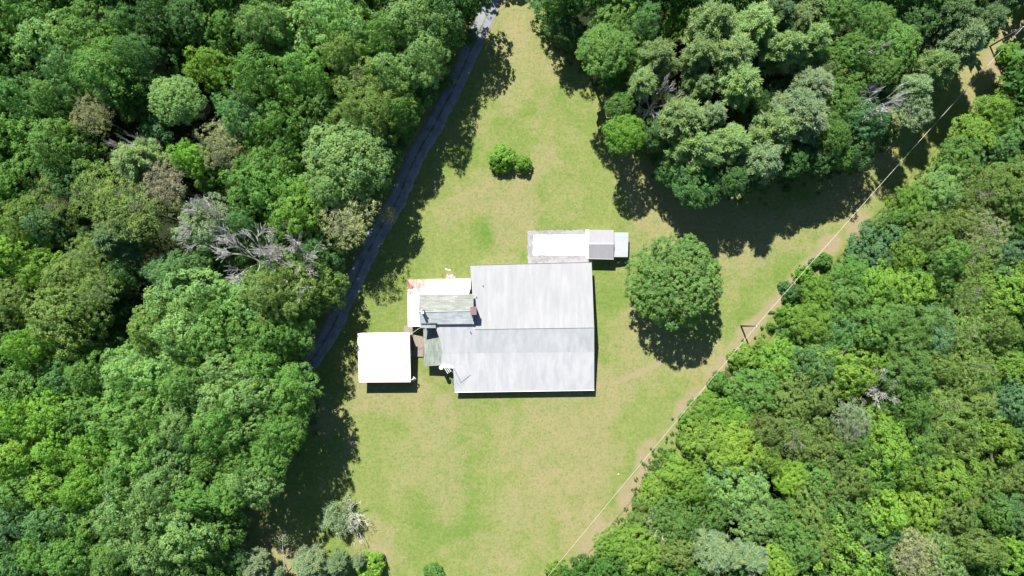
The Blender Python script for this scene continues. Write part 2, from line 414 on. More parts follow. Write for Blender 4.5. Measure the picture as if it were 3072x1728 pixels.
up = [(1424,988,5.19),(1782.4,983,5.19),(1782.6,1056,3.75),(1424,1059,3.75)]
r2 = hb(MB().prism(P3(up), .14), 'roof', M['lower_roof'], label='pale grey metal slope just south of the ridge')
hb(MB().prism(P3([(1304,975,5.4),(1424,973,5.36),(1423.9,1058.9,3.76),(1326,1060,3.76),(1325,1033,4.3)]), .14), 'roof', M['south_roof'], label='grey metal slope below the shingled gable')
lo = [(1325,1060,3.745),(1782.6,1056,3.745),(1782.4,1170,1.85),(1364,1176,1.85),(1359,1098,3.12),(1325,1090,3.25)]
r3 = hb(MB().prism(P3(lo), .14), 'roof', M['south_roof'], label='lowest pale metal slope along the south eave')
a, b = at(1425, 987.5, 5.22), at(1783, 982.6, 5.22); hb(MB().tube(a, b, .06, n=8), 'ridge_cap', M['main_roof'], r1)
# walls of the big wing
fp = [at(1430,802,3.0), at(1768,794,3.0), at(1773,983,5.0), at(1773,1056,3.55), at(1773,1160,1.85), at(1376,1166,1.85), at(1374,1090,3.0), at(1374,988,4.9)]
hb(walls([(p[0], p[1], p[2]-.06) for p in fp]), 'wall', M['siding'])
# gutters (dark line along the north eave, pale one along the south)
a, b = Vector(at(1411,796,3.13)), Vector(at(1776,787,3.13)); hb(MB().tube(a, b, .07, n=6), 'gutter', M['dark'])
a, b = Vector(at(1364,1177.2,1.79)), Vector(at(1783,1171,1.79)); hb(MB().tube(a, b, .06, n=6), 'gutter', M['white'])
# shingled gable wing
hb(MB().prism(P3([(1258,884,5.4),(1420.5,882,5.4),(1420.5,933,7.0),(1256,935.5,7.0)]), .16), 'roof', M['shingle'], label='grey-green shingled slope of the gable')
hb(MB().prism(P3([(1256,935.6,6.99),(1420.5,933.1,6.99),(1422,972,5.95),(1307,973,5.95),(1307,984,5.62),(1260.5,984,5.62)]), .16), 'roof', M['slope_shingle'], label='smooth pale grey slope of the gable')
hb(MB().tube(at(1256,935.5,7.02), at(1411,933.2,7.02), .07, n=6), 'ridge_cap', M['grey'])
fp = [at(1268,890,5.2), at(1414,888,5.2), at(1414,935,6.75), at(1414,966,5.8), at(1268,972,5.6), at(1268,937,6.75)]
hb(walls(fp), 'wall', M['siding'])
hb(MB().tube(at(1262,969.5,6.25), at(1311,969,6.25), .07, n=6).tube(at(1280,969.3,6.25), at(1280,969.8,5.9), .05, n=5).tube(at(1292,969.3,6.25), at(1292,969.8,5.9), .05, n=5).tube(at(1264,969.3,6.25), at(1264,969.8,5.9), .05, n=5).tube(at(1309,969,6.25), at(1309,969.5,5.9), .05, n=5), 'roof_rail', M['dark'])
# porch roof of green-grey shingle
hb(MB().prism(P3([(1269.5,984,2.6),(1310,984,3.35),(1340,1033,3.5),(1340,1095,3.2),(1272,1099,2.6)]), .14), 'porch_roof', M['porch_shingle'])
hb(MB().prism(P3([(1326,1090,3.22),(1360,1098.5,3.22),(1360,1106,3.0),(1322,1099,3.0)]), .08), 'flashing', M['white'])
fp = [at(1277,990,2.4), at(1376,990,3.1), at(1376,1092,3.1), at(1279,1094,2.45)]
hb(walls(fp), 'wall', M['siding'])
# rusty white wing, hipped round the corner
q = MB(); q.prism(P3([(1221,838.5,2.35),(1411,836,2.35),(1411,892,3.3),(1270,900,3.3)]), .10); q.prism(P3([(1221,838.7,2.35),(1270,900.2,3.3),(1270,979.5,3.3),(1224,980,2.35)]), .10)
rw = hb(q, 'side_roof', M['rusty'], label='white metal roof, rusting at its upper left corner')
# finer mesh for the rust attribute
import bmesh
bm = bmesh.new(); bm.from_mesh(rw.data); bmesh.ops.subdivide_edges(bm, edges=bm.edges[:], cuts=12, use_grid_fill=True); bm.to_mesh(rw.data); bm.free()
co = np.empty(len(rw.data.vertices)*3, np.float32); rw.data.vertices.foreach_get('co', co); co = co.reshape(-1, 3)
cn = np.array(at(1226,846,2.4))-np.array(hl); rd = np.hypot((co[:, 0]-cn[0])*.55, (co[:, 1]-cn[1])); setattr_f(rw.data, 'rust', 1.0-sstep(.1, 3.0, rd)*.64-sstep(2, 9, rd)*.2)
fp = [at(1230,845,2.2), at(1416,842,2.2), at(1416,900,2.9), at(1268,905,2.9), at(1268,972,2.9), at(1232,973,2.2)]
hb(walls(fp), 'wall', M['siding'])
hb(MB().tube(at(1221,838,2.32), at(1411,835.6,2.32), .05, n=6).tube(at(1220.6,838,2.32), at(1223.5,980,2.32), .05, n=6), 'gutter', M['brick'], label='thin rust-brown edge trim')
# chimneys
def topbox(x0, y0, x1, y1, z, z0):
    return MB().prism([at(x0, y1, z), at(x1, y1, z), at(x1, y0, z), at(x0, y0, z)], 0, z0)
ch = hb(topbox(1412.5, 921.5, 1427.5, 943, 7.6, 3.0), 'chimney', M['brick'])
hb(topbox(1411, 920, 1429.5, 944.5, 7.8, 7.62), 'chimney_cap', M['brown'], ch)
ch = hb(topbox(1263.5, 928.5, 1270.5, 941, 8.3, 5.5), 'chimney', M['white'], label='slim white chimney near the gable end')
hb(topbox(1265, 928.5, 1273, 931, 8.5, 8.32), 'chimney_cap', M['brick'], ch)
# round white flue at the porch corner and its stay
fl = hb(MB().tube(at(1323.5,1099,0), at(1324,1103,3.9), .34, n=20), 'flue', M['white'], smooth=False)
hb(MB().tube(at(1324,1103.2,3.9), at(1324,1103.4,4.15), .42, .30, n=20), 'flue_cap', M['white'], fl)
# roof vents
for x, y, z in ((1449,857,3.75),(1429.5,891,4.15),(1411.5,996,4.9)): a = Vector(at(x, y, z)); hb(MB().tube(a, a+Vector((0, 0, .45)), .09, n=8), 'vent_pipe', M['dark'])
# television aerial on its mast at the south-west corner of the large roof
an = hb(MB().tube(at(1361,1103,0), at(1360,1104,6.4), .04, n=6), 'aerial_mast', M['grey'])
hb(MB().tube(at(1360,1104,6.3), at(1390,1081,6.6), .035, n=5), 'aerial_boom', M['grey'], an)
e = MB()
for t in (0, .18, .36, .54, .72, .9):
    cx, cy = 1352+30*t, 1109-24*t; L = 13*(1-.55*t); e.tube(at(cx-L*.62, cy-L*.78, 6.35), at(cx+L*.62, cy+L*.78, 6.35), .022, n=5)
hb(e, 'aerial_element', M['grey'], an)
e = MB()
for k in range(3): e.tube(at(1331+k*5.2, 1100-.5*k, 3.2), at(1343.5+k*4.6, 1121-3.2*k, 3.3), .045, n=5)
hb(e, 'stay_rod', M['white'])
# windows and doors in the house walls
def wallwin(px, py, z, sx, sy, sz, mat='glass', name='window'):
    x, y, _ = at(px, py, 0); fr = hb(MB().box((x, y, z), (sx+.16 if sx > .3 else sx, sy+.16 if sy > .3 else sy, sz+.16)), name, M['white'])
    hb(MB().box((x, y, z), (sx if sx > .3 else sx+.04, sy if sy > .3 else sy+.04, sz)), 'pane' if mat == 'glass' else 'panel', M[mat], fr)
for fx, fy in ((1480,),(1560,),(1640,),(1720,)) and [(1480,809.5),(1560,807.2),(1640,805),(1715,803)]: wallwin(fx, fy, 1.7, 1.3, .12, 1.1)
for fx, fy in [(1764,870),(1763,960),(1762,1060)]: wallwin(fx, fy, 1.6, .12, 1.2, 1.0)
for fx, fy in [(1450,1155),(1560,1154),(1680,1152)]: wallwin(fx, fy, 1.1, 1.4, .12, .8)

# ------------------------------------------------------------------ white shed
x, y, _ = at(1155, 1070); shed = empty('shed', (x, y, 0)); hl = shed.location.copy(); house_ = house; house = shed
tag(shed, 'white-roofed shed with maroon walls left of the house', 'shed')
sr = hb(MB().prism(P3([(1072,999,4.1),(1228.5,997,4.1),(1232,1146,3.0),(1077,1147,3.0)]), .12), 'roof', M['shed_roof'])
hb(MB().tube(at(1077,1147.6,2.95), at(1232,1146.6,2.95), .06, n=6), 'gutter', M['maroon'])
w4 = [at(1082,1008,3.95), at(1227,1006,3.95), at(1229.5,1138,3.0), at(1085,1139,3.0)]
hb(walls([(p[0], p[1], p[2]) for p in w4]), 'wall', M['maroon'])
hb(MB().tube(at(1214.5,1096,3.1), at(1214.5,1097,3.85), .10, n=10), 'vent_pipe', M['grey'], sr)
x, y, _ = at(1225.5, 1061, 1.5); hb(MB().box((x+.35, y, 2.3), (.62, 1.05, .55)), 'cooling_unit', M['grey'])
x, y, _ = at(1222, 1020, 0); dr = hb(MB().box((x, y, 1.0), (.1, .95, 2.0)), 'door', M['white']); hb(MB().tube((x+.06, y+.35, 1.0), (x+.12, y+.35, 1.0), .04), 'handle', M['dark'], dr)
pp = [at(1231,1140,2.8), at(1238,1138,2.4), at(1243,1134,2.4), at(1240,1131,2.2), at(1247,1136,1.8), at(1243,1141,.9), at(1238,1143,.1)]
hb(MB().path(pp, .09, .09, 6), 'downspout', M['white'])
hb(MB().box(at(1217,1011,3.98), (.55, .9, .03)), 'patch', M['rusty'], sr)
house = house_; hl = house.location.copy()
dk = MB(); zt = .35
x0, y0, _ = at(1240, 1004, zt); x1, y1, _ = at(1270, 1070, zt)
n = 14
for i in range(n):
    a = y0+(y1-y0)*i/n; b2 = y0+(y1-y0)*(i+1)/n; dk.box(((x0+x1)/2, (a+b2)/2, zt-.02), (abs(x1-x0), abs(b2-a)-.015, .04))
dkr = empty('deck', ((x0+x1)/2, (y0+y1)/2, 0)); tag(dkr, 'small weathered wooden deck between the shed and the house', 'deck')
o = dk.build('deck_board', M['wood'], dkr); o.matrix_parent_inverse = Matrix.Translation(-dkr.location)
j = MB()
for sx in (x0+.12, x1-.12): j.box((sx, (y0+y1)/2, .155), (.1, abs(y1-y0)-.1, .31))
o = j.build('joist', M['wood'], dkr); o.matrix_parent_inverse = Matrix.Translation(-dkr.location)
def sagline(a, b, sag, n=24):
    a = Vector(a); b = Vector(b); return [a.lerp(b, i/n)-Vector((0, 0, 4*sag*(i/n)*(1-i/n))) for i in range(n+1)]
tag(MB().path(sagline(at(1260,983,5.0), at(1229,1004,4.3), .15, 8), .035, n=5).build('service_cable', M['wire']), 'short pale cable from the house gable to the white shed', 'cable')
tag(MB().prism([at(1336,806,.05), at(1352,809,.05), at(1351,811.5,.05), at(1335.5,808.5,.05)], .05).build('plank', M['white']), 'small white board on the grass above the rusty roof', 'board')
st = MB(); rr = random.Random(3)
for i in range(26): st.box(at(rr.uniform(1341,1364), rr.uniform(826,834), .04), (rr.uniform(.12,.3), rr.uniform(.1,.25), .08), rr.uniform(0, 3))
tag(st.build('rubble', M['slab']), 'patch of pale broken stones by the rusty roof edge', 'stones', kind='stuff')

bl = MB(); x, y, _ = at(1855, 1423)
for k in range(6):
    z0, z1 = -math.cos(math.pi*k/6), -math.cos(math.pi*(k+1)/6); bl.tube((x, y, .16+.16*z0), (x, y, .16+.16*z1), max(.004, .16*math.sin(math.pi*k/6)), max(.004, .16*math.sin(math.pi*(k+1)/6)), 14, False)
tag(bl.build('ball', m_plain('pale_yellow_plastic', (.62, .60, .20), .03, 3, .5)), 'small pale yellow ball lying on the lower lawn near the wires', 'ball')

# ------------------------------------------------------------------ garage with lean-to
x, y, _ = at(1802, 733); gar = empty('garage', (x, y, 0)); hl = gar.location.copy(); house = gar
tag(gar, 'small grey-roofed garage with a pale lean-to above the house', 'garage')
gr = hb(MB().prism(P3([(1761.5,689,2.75),(1841,690,2.75),(1841.5,731,3.6),(1761.5,731,3.6)]), .12), 'roof', M['garage_roof'])
hb(MB().prism(P3([(1761.5,731.1,3.6),(1841.5,731.1,3.6),(1841,777,2.6),(1762,775,2.6)]), .12), 'roof', M['garage_roof'])
hb(MB().prism(P3([(1761.5,730,3.65),(1841.5,730,3.65),(1841.5,732.5,3.64),(1761.5,732.5,3.64)]), .04), 'ridge_cap', M['white'], gr)
q = MB(); q.prism(P3([(1757.5,689,2.76),(1766,689,2.79),(1766,731,3.64),(1757.5,731,3.64)]), .05); q.prism(P3([(1757.5,731,3.64),(1766,731,3.64),(1766,775,2.64),(1758,775,2.64)]), .05)
hb(q, 'verge_board', M['white'])
hb(MB().tube(at(1760,776,2.55), at(1841,778,2.55), .07, n=6), 'gutter', M['grey'])
fp = [at(1768,694,2.6), at(1837,695,2.6), at(1837,731,3.42), at(1837,772,2.5), at(1768,770,2.5), at(1768,731,3.42)]
hb(walls(fp), 'wall', M['siding'])
x, y, _ = at(1768.5, 733, 1.2); hb(MB().box((x-.02, y, 1.1), (.1, 3.0, 2.1)), 'garage_door', M['white'])
hb(MB().prism(P3([(1843,697,2.45),(1885.5,697.5,2.1),(1883.5,771,2.1),(1842,771,2.45)]), .06), 'side_roof', M['lean_roof'])
for px, py in ((1880,702),(1879,766),(1862,767)): hb(MB().tube(at(px, py, 0), at(px, py, 2.05), .06, n=6), 'post', M['wood'])
house = house_; hl = house.location.copy()
for k, (px, py) in enumerate(((1854,788),(1876,788.5))):
    x, y, _ = at(px, py); b3 = empty('bucket', (x, y, 0)); tag(b3, ('left' if k == 0 else 'right')+' one of two small white buckets in the shade below the lean-to', 'bucket', 'buckets below the lean-to')
    MB().tube((0, 0, .02), (0, 0, .38), .14, .17, 14).build('pail', M['white'], b3); MB().tube((0, 0, .385), (0, 0, .41), .18, .18, 14).build('lid', M['white'], b3)

# ------------------------------------------------------------------ utility poles and wires
tops = []
def upole(px, py, h, label):
    x, y, _ = at(px, py); r = empty('utility_pole', (x, y, 0)); tag(r, label, 'utility pole', 'utility poles of the wire line')
    MB().tube((0, 0, 0), (0, 0, h), .17, .12, 12).build('pole', M['pole'], r, True)
    MB().tube((0, 0, h), (0, 0, h+.22), .09, .05, 10).build('insulator', M['white'], r)
    MB().box((.16, 0, h-.7), (.22, .12, .5)).build('bracket', M['grey'], r)
    return Vector((x, y, h))
p1 = upole(2223, 978, 8.2, 'dark utility pole standing on the lawn edge by the right wood')
p2 = upole(2970, 139, 8.6, 'dark utility pole near the top right corner of the photo')
p3 = upole(1352, 2030, 8.2, 'utility pole below the bottom edge where the wires end')
for k, (dx, lab) in enumerate(((-.17, 'left'), (.17, 'right'))):
    for a, b, s_, nm in ((p1, p2, .9, 'from the near pole towards the top right corner'), (p1, p3, .8, 'from the near pole to the bottom edge')):
        o = Vector((dx, dx*.8, .05 if k == 0 else -.25))
        tag(MB().path(sagline(a+o, b+o, s_, 40), .019, n=5).build('overhead_wire', M['wire']), f'{lab} of two pale wires {nm}', 'wire', 'overhead wires')

# ------------------------------------------------------------------ tree meshes (each kind made once, then shared)
def unit(v): return v/np.maximum(np.linalg.norm(v, axis=-1, keepdims=True), 1e-9)
def leaf_mesh(name, c, nrm, size, aspect, rng, mat, axis=None):
    n = len(c); nrm = unit(nrm)
    a = rng.normal(size=(n, 3)) if axis is None else axis
    u = unit(a-(a*nrm).sum(1, keepdims=True)*nrm); v = np.cross(nrm, u)
    s = size[:, None]
    tip = c+u*s; tail = c-u*s; l = c+v*s*aspect+u*s*.15; r = c-v*s*aspect+u*s*.15
    V = np.stack([tail, r, tip, l], 1).reshape(-1, 3)
    F = np.arange(n*4).reshape(n, 4); return mesh_np(name, V, F, mat)
def ball(rng, n):
    d = unit(rng.normal(size=(n, 3))); return d*(rng.random((n, 1))**.45)
def crown_broad(seed, R=5.0, H=6.5, rings=((0, 1, 0), (.36, 5, .03), (.68, 9, .25), (.80, 10, .55), (.55, 7, .8)), lr=(.26, .38), clump=.50, nleaf=20, leaf=.145, dens=1.0, mat=None, flat=.8, jit=.13):
    rng = np.random.default_rng(seed); L = []
    for rf, n, zf in rings:
        ph = rng.uniform(0, 6.28)
        for i in range(n):
            a = ph+6.283*i/max(n, 1)+rng.normal(0, .15); r = R*(rf+rng.normal(0, jit*.6)); z = H*(1-zf)-R*.3+rng.normal(0, jit*R*.5)
            L.append((r*math.cos(a), r*math.sin(a), z, R*rng.uniform(*lr)))
    L = np.array(L); cc = []; oo = []
    for k, (x, y, z, r) in enumerate(L):
        n = max(4, int(dens*5.2*r*r/(clump*clump)))
        d = unit(rng.normal(size=(n, 3))); d = d[d[:, 2] > -.45]
        p = np.array([x, y, z])+d*r*np.array([1, 1, flat])*rng.uniform(.86, 1.08, (len(d), 1))
        keep = np.ones(len(p), bool)
        for j, q in enumerate(L):
            if j != k: keep &= (((p-q[:3])/np.array([1, 1, flat]))**2).sum(1) > (q[3]*.86)**2
        cc.append(p[keep]); oo.append(d[keep])
    q = ball(rng, int(170*(R/5)**2.3))*np.array([R*.68, R*.68, H*.42])+np.array([0, 0, H*.5-R*.3-.3]); cc.append(q); oo.append(unit(q+np.array([0, 0, 2.0])))
    cc = np.concatenate(cc); oo = np.concatenate(oo)
    n = len(cc); rad = clump*rng.uniform(.6, 1.25, n)
    off = ball(rng, n*nleaf).reshape(n, nleaf, 3); off[..., 2] = np.abs(off[..., 2])*.8-.15
    pos = (cc[:, None]+off*rad[:, None, None]).reshape(-1, 3)
    nn = (unit(off)*.7+oo[:, None]*.55+np.array([-.08, .2, .75])).reshape(-1, 3)+rng.normal(0, .33, (n*nleaf, 3))
    return leaf_mesh('crown', pos, nn, leaf*rng.uniform(.6, 1.3, n*nleaf), .62, rng, mat or M['leaf'])
def crown_pine(seed, R=5.0, H=7.0, levels=9, per=6, tufts=9, needles=21, ln=.40, mat=None):
    rng = np.random.default_rng(seed); C_ = []; A_ = []
    for lv in range(levels):
        t = lv/(levels-1); z = H*(1-t)**.9; prof = R*(.14+.86*t**.5)*(1 if t < .85 else .9); n = int(per+t*4)
        ph = rng.uniform(0, 6.28)
        for b in range(n):
            a = ph+6.283*b/n+rng.normal(0, .18); ln_ = prof*rng.uniform(.62, 1.12); up = .18+.35*(1-t)
            k = max(3, int(tufts*ln_/R)+2)
            for i in range(k):
                f = (i+1)/k; f = .3+.7*f; wob = rng.normal(0, .12)
                r = ln_*f; da = a+wob*f
                for sgn in ((-1, 1) if i < k-1 else (0,)):
                    sa = da+sgn*rng.uniform(.10, .30)*(1.2-f)
                    C_.append((r*math.cos(sa), r*math.sin(sa), z+r*up*.45+rng.normal(0, .12)-.02*r*r)); A_.append((math.cos(a), math.sin(a), .5))
    C_ = np.array(C_); A_ = np.array(A_); n = len(C_)
    d = unit(rng.normal(size=(n, needles, 3))*.75+A_[:, None]*.7+np.array([0, 0, .25]))
    base = C_[:, None]+ball(rng, n*needles).reshape(n, needles, 3)*.46
    pos = (base+d*ln*.6).reshape(-1, 3); ax = d.reshape(-1, 3)
    nr = np.cross(ax, rng.normal(size=ax.shape))*.7+np.array([-.2, .45, 1.0])*.0+np.array([0, 0, .9])
    return leaf_mesh('crown', pos, nr, ln*rng.uniform(.7, 1.2, len(pos)), .15, rng, mat or M['needle'], ax)
def tubes_mesh(name, segs, mat, n=5):
    a = np.array([s[0] for s in segs], float); b = np.array([s[1] for s in segs], float); r0 = np.array([s[2] for s in segs]); r1 = np.array([s[3] for s in segs])
    d = unit(b-a); h = np.where(np.abs(d[:, 2:3]) < .9, np.array([[0, 0, 1.]]), np.array([[1., 0, 0]])); u = unit(np.cross(d, h)); v = np.cross(d, u)
    t = np.arange(n)*2*math.pi/n; cs = np.cos(t)[None, :, None]; sn = np.sin(t)[None, :, None]
    ring = u[:, None]*cs+v[:, None]*sn
    V = np.concatenate([a[:, None]+ring*r0[:, None, None], b[:, None]+ring*r1[:, None, None]], 1).reshape(-1, 3)
    i = np.arange(n); q = np.stack([i, (i+1) % n, n+(i+1) % n, n+i], 1)
    F = (q[None]+(np.arange(len(segs))*2*n)[:, None, None]).reshape(-1, 4); return mesh_np(name, V, F, mat, True)
def branching(seed, p, d, L, r, depth, spread=.6, up=.1, kids=(2, 4), droop=0, rmin=.02):
    rng = random.Random(seed); segs = []
    def rec(p, d, L, r, k):
        n = 3
        for i in range(n):
            d2 = (d+Vector((rng.gauss(0, .13), rng.gauss(0, .13), rng.gauss(0, .09)+up*.25-droop*.1))).normalized()
            q = p+d2*L/n; r2 = max(rmin, r*(1-.16)); segs.append((tuple(p), tuple(q), r, r2)); p, d, r = q, d2, r2
            if k > 0 and i > 0:
                for _ in range(rng.randint(*kids) if i == n-1 else rng.randint(0, 2)):
                    o = Vector((rng.gauss(0, 1), rng.gauss(0, 1), rng.gauss(0, .6))); o = (o-d*o.dot(d)).normalized()
                    rec(p, (d+o*spread*rng.uniform(.6, 1.3)).normalized(), L*rng.uniform(.55, .8), max(rmin, r*rng.uniform(.5, .72)), k-1)
    rec(Vector(p), Vector(d), L, r, depth); return segs
def trunk_mesh(seed, mat, top=.9, limbs=9, R=5.0):
    """height 1, crown radius R; limbs in the upper part"""
    rng = random.Random(seed); s = []; p = Vector((0, 0, 0)); n = 7; r = .30
    nodes = []
    for i in range(n):
        q = Vector((rng.gauss(0, .16), rng.gauss(0, .16), top*(i+1)/n)); r2 = .30*(1-.82*(i+1)/n); s.append((tuple(p), tuple(q), r*(1.25 if i == 0 else 1), r2)); nodes.append((q, r2)); p, r = q, r2
    for k in range(limbs):
        q, rr_ = nodes[rng.randint(2, n-2)]; a = 6.283*k/limbs+rng.gauss(0, .3); L = R*rng.uniform(.6, .85); st_ = Vector(q); rad = min(.12, rr_*.7); z = st_.z
        for i in range(4):
            f = (i+1)/4; e_ = Vector((q.x+L*f*math.cos(a+.25*math.sin(3*f+k)), q.y+L*f*math.sin(a+.25*math.sin(3*f+k)), z+(.02+.11*f)*1.1)); r3 = rad*(1-.2)
            s.append((tuple(st_), tuple(e_), rad, r3)); st_ = e_; rad = r3
    return tubes_mesh('trunk', s, mat, 7)

BROAD = [crown_broad(100+i, H=6.5, lr=(.19, .40), jit=.22) for i in range(4)]
BROAD += [crown_broad(120+i, H=7.5, rings=((.12, 2, 0), (.42, 6, .08), (.70, 10, .3), (.76, 10, .6), (.5, 7, .85)), lr=(.16, .34), clump=.45, nleaf=18, leaf=.135, jit=.2) for i in range(3)]
MAPLE = [crown_broad(140+i, H=6.5, rings=((0, 1, 0), (.3, 6, .02), (.58, 11, .16), (.8, 15, .42), (.78, 14, .68), (.5, 8, .9)), lr=(.20, .27), clump=.50, nleaf=20, leaf=.14, dens=1.1, flat=.9, jit=.06) for i in range(2)]
BROAD += [crown_broad(130+i, H=7.0, lr=(.26, .42), clump=.72, nleaf=34, leaf=.15, dens=1.05, jit=.2) for i in range(3)]
THIN = [crown_broad(160+i, H=5.0, lr=(.22, .34), clump=.55, nleaf=15, leaf=.11, dens=.9, mat=M['dry_leaf'], jit=.2) for i in range(3)]
PINE = [crown_pine(180+i) for i in range(4)]
SHRUB = [crown_broad(200+i, R=5.0, H=6.0, rings=((0, 1, 0), (.45, 6, .1), (.7, 8, .5), (.55, 7, .85)), lr=(.34, .46), clump=.95, nleaf=26, leaf=.33, dens=1.1) for i in range(3)]
LONE = crown_broad(7, R=8.3, H=10.5, rings=((0, 1, .0), (.2, 5, .01), (.42, 11, .06), (.62, 17, .18), (.80, 23, .40), (.87, 24, .62), (.72, 18, .82), (.45, 10, .95)), lr=(.125, .175), clump=.46, nleaf=22, leaf=.15, dens=.92, flat=.95, jit=.06)
TR = [trunk_mesh(i, M['bark']) for i in range(3)]
TRP = [trunk_mesh(10+i, M['bark'], .97, 6, 3.0) for i in range(2)]
TRT = [tubes_mesh('trunk', [(tuple(np.array(a)*1.0), tuple(np.array(b)*1.0), r0, r1) for a, b, r0, r1 in branching(30+i, (0, 0, 6.5), (0, 0, 1), 3.2, .14, 3, .85, .05, (2, 4), rmin=.022)]+[((0, 0, 0), (0, 0, 6.5), .26, .15)], M['pale_bark'], 5) for i in range(2)]
def dead_mesh(seed, spread=.95, depth=4, L=2.6):
    s = [((0, 0, 0), (.1, .05, 5.5), .26, .17)]; rng = random.Random(seed)
    for k in range(9):
        a = k*.7+rng.gauss(0, .2); s += branching(seed*10+k, (.1, .05, 4.2+rng.uniform(0, 1.3)), (math.cos(a)*spread, math.sin(a)*spread, rng.uniform(.15, .9)), L*rng.uniform(.7, 1.15), .09, depth-1, .55, .05, (2, 4), rmin=.029)
    return tubes_mesh('dead_branches', s, M['dead'], 4)
DEAD = [dead_mesh(3), dead_mesh(4), dead_mesh(8)]

# colours (foliage albedo)
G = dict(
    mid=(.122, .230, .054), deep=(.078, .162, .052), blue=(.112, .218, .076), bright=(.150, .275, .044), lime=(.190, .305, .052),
    yel=(.205, .315, .048), olive=(.152, .220, .058), tan=(.205, .226, .105), brown=(.205, .195, .125), sage=(.215, .280, .155),
    teal=(.110, .212, .100), pale=(.180, .292, .098), pinel=(.222, .305, .122), pined=(.125, .195, .086), straw=(.275, .295, .145), fresh=(.170, .290, .050))
WORD = dict(mid='mid-green', deep='dark green', blue='blue-tinged green', bright='bright green', lime='lime-green', yel='yellow-green', olive='olive-green', tan='tan-olive', brown='brownish',
            sage='sage-grey', teal='teal-green', pale='pale green', pinel='light green', pined='dark green', straw='straw-coloured', fresh='fresh green')
T = []   # x, y, r (display px of the 2576 px photograph), crown-top height, kind, colour
def add(h, s):
    for it in s.split(';'):
        it = it.split()
        if it: T.append((float(it[0]), float(it[1]), float(it[2]), h+(float(it[5]) if len(it) > 5 else 0), it[3], it[4]))
add(19, '''30 20 60 b mid;15 95 42 b deep -5;90 60 50 b deep -3;140 115 72 b pale;215 80 66 b mid;300 55 62 b blue;385 45 60 b deep;180 185 66 b blue;262 165 58 b mid;335 125 52 b blue;395 140 48 b deep -3;
455 35 48 b deep -2;540 70 62 b mid;512 165 52 b lime 1;440 250 62 m pale 1;55 250 62 b blue -1;122 238 48 b mid -2;228 285 46 t tan 0;60 355 74 b mid;165 380 72 b mid -1;335 260 34 b mid -7;385 335 44 b teal -4;
40 450 58 b mid;150 450 48 b deep -4;345 405 66 p pinel 1;250 485 66 t olive 0;335 520 78 t olive 1;412 462 56 t brown 0;140 505 58 t olive -3;470 392 44 b bright -2;560 365 58 t tan 0;535 445 52 b mid -3;
620 455 54 b mid;695 480 58 b mid -1;738 520 46 b bright -2;655 45 56 b pale;738 62 62 b pale;850 48 62 b pale;905 110 40 b pale -1;970 85 58 b mid;1045 62 66 b pale;1098 30 48 b blue -1;1165 5 46 b deep -9;
640 195 72 b mid 1;758 190 66 b mid 1;695 290 62 b mid;780 262 56 b mid;590 285 50 b blue -1;860 130 56 b olive;905 205 62 t olive -1;985 180 66 b pale;1065 150 62 b pale;950 275 52 b olive -1;
880 300 46 b olive -2;1000 250 40 b olive -2;650 350 54 b mid;722 385 46 b mid -3;868 400 98 m pale 1;820 470 40 m pale -2;665 420 48 b mid -2;60 555 58 b olive;108 565 52 b teal -2;172 590 54 b deep -4;30 640 52 b fresh;
120 680 56 b fresh -2;222 640 46 t olive -1;236 730 54 t olive;290 600 58 p pined -1;180 705 52 b olive;55 760 64 b olive 1;145 800 64 b olive;190 865 56 b olive -2;58 870 56 b bright;500 565 62 h sage;
452 690 50 b blue;400 680 36 b teal -4;470 762 58 b pale;540 772 56 b mid;602 760 60 b pale;680 745 58 b olive;762 700 60 b olive;752 775 36 b mid -6;375 825 54 b olive -1;450 850 62 b pale;530 842 64 b mid;
620 832 62 b mid;700 830 58 b mid -1;725 832 38 b mid -4;640 905 52 b mid -3;560 925 56 b pale;720 890 40 b deep -8;60 965 58 b mid;150 950 46 b blue -3;232 945 58 b mid;312 932 56 b pale;392 940 60 b pale;
475 955 58 b mid;550 990 60 b pale;640 985 66 b pale;725 985 58 b mid -1;745 1035 36 b mid -3;38 1050 58 b bright;120 1040 58 b bright;200 1042 60 b mid;290 1040 60 b mid;372 1050 60 b mid;452 1062 60 b pale;
540 1080 62 b mid;630 1080 64 b pale;705 1080 52 b mid -2;60 1140 58 b fresh;150 1132 58 b bright;240 1130 58 b bright;332 1150 58 b mid;430 1150 54 b blue -2;520 1160 58 b mid;610 1158 60 b mid;672 1150 44 b mid -3;
50 1232 58 b mid;130 1222 58 b bright;222 1222 58 b bright;312 1232 62 b mid;400 1230 62 b pale;484 1250 50 b mid -3;570 1240 48 b mid -2;632 1222 50 b pale -1;58 1312 58 b teal -1;150 1312 58 b blue -1;240 1300 54 b mid -3;
332 1302 60 b pale;92 1392 58 b mid;182 1392 58 b mid;282 1402 56 b mid;385 1372 56 b pale;452 1352 56 b pale -1;530 1342 54 b mid -2;520 1412 46 b mid -4;442 1432 40 b pale -3;20 1440 46 b deep -3;580 1400 34 b deep -8''')
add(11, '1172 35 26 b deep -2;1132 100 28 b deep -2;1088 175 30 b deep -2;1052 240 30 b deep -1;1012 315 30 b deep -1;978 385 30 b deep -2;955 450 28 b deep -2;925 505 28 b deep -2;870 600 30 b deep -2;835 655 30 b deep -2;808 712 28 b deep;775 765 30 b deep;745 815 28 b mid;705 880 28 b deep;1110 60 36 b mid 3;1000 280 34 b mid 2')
add(9, '300 700 34 b deep;300 800 34 b deep -2;270 880 32 b deep;330 870 26 b deep -4;160 540 30 b deep;920 20 26 b deep -3;815 440 30 b deep;850 600 34 b deep -4;800 590 34 b deep;900 30 30 b deep;1180 90 26 b deep -4;1110 200 22 b deep -4;1010 340 24 b deep -4;330 215 44 b deep 2;200 120 40 b deep 2')
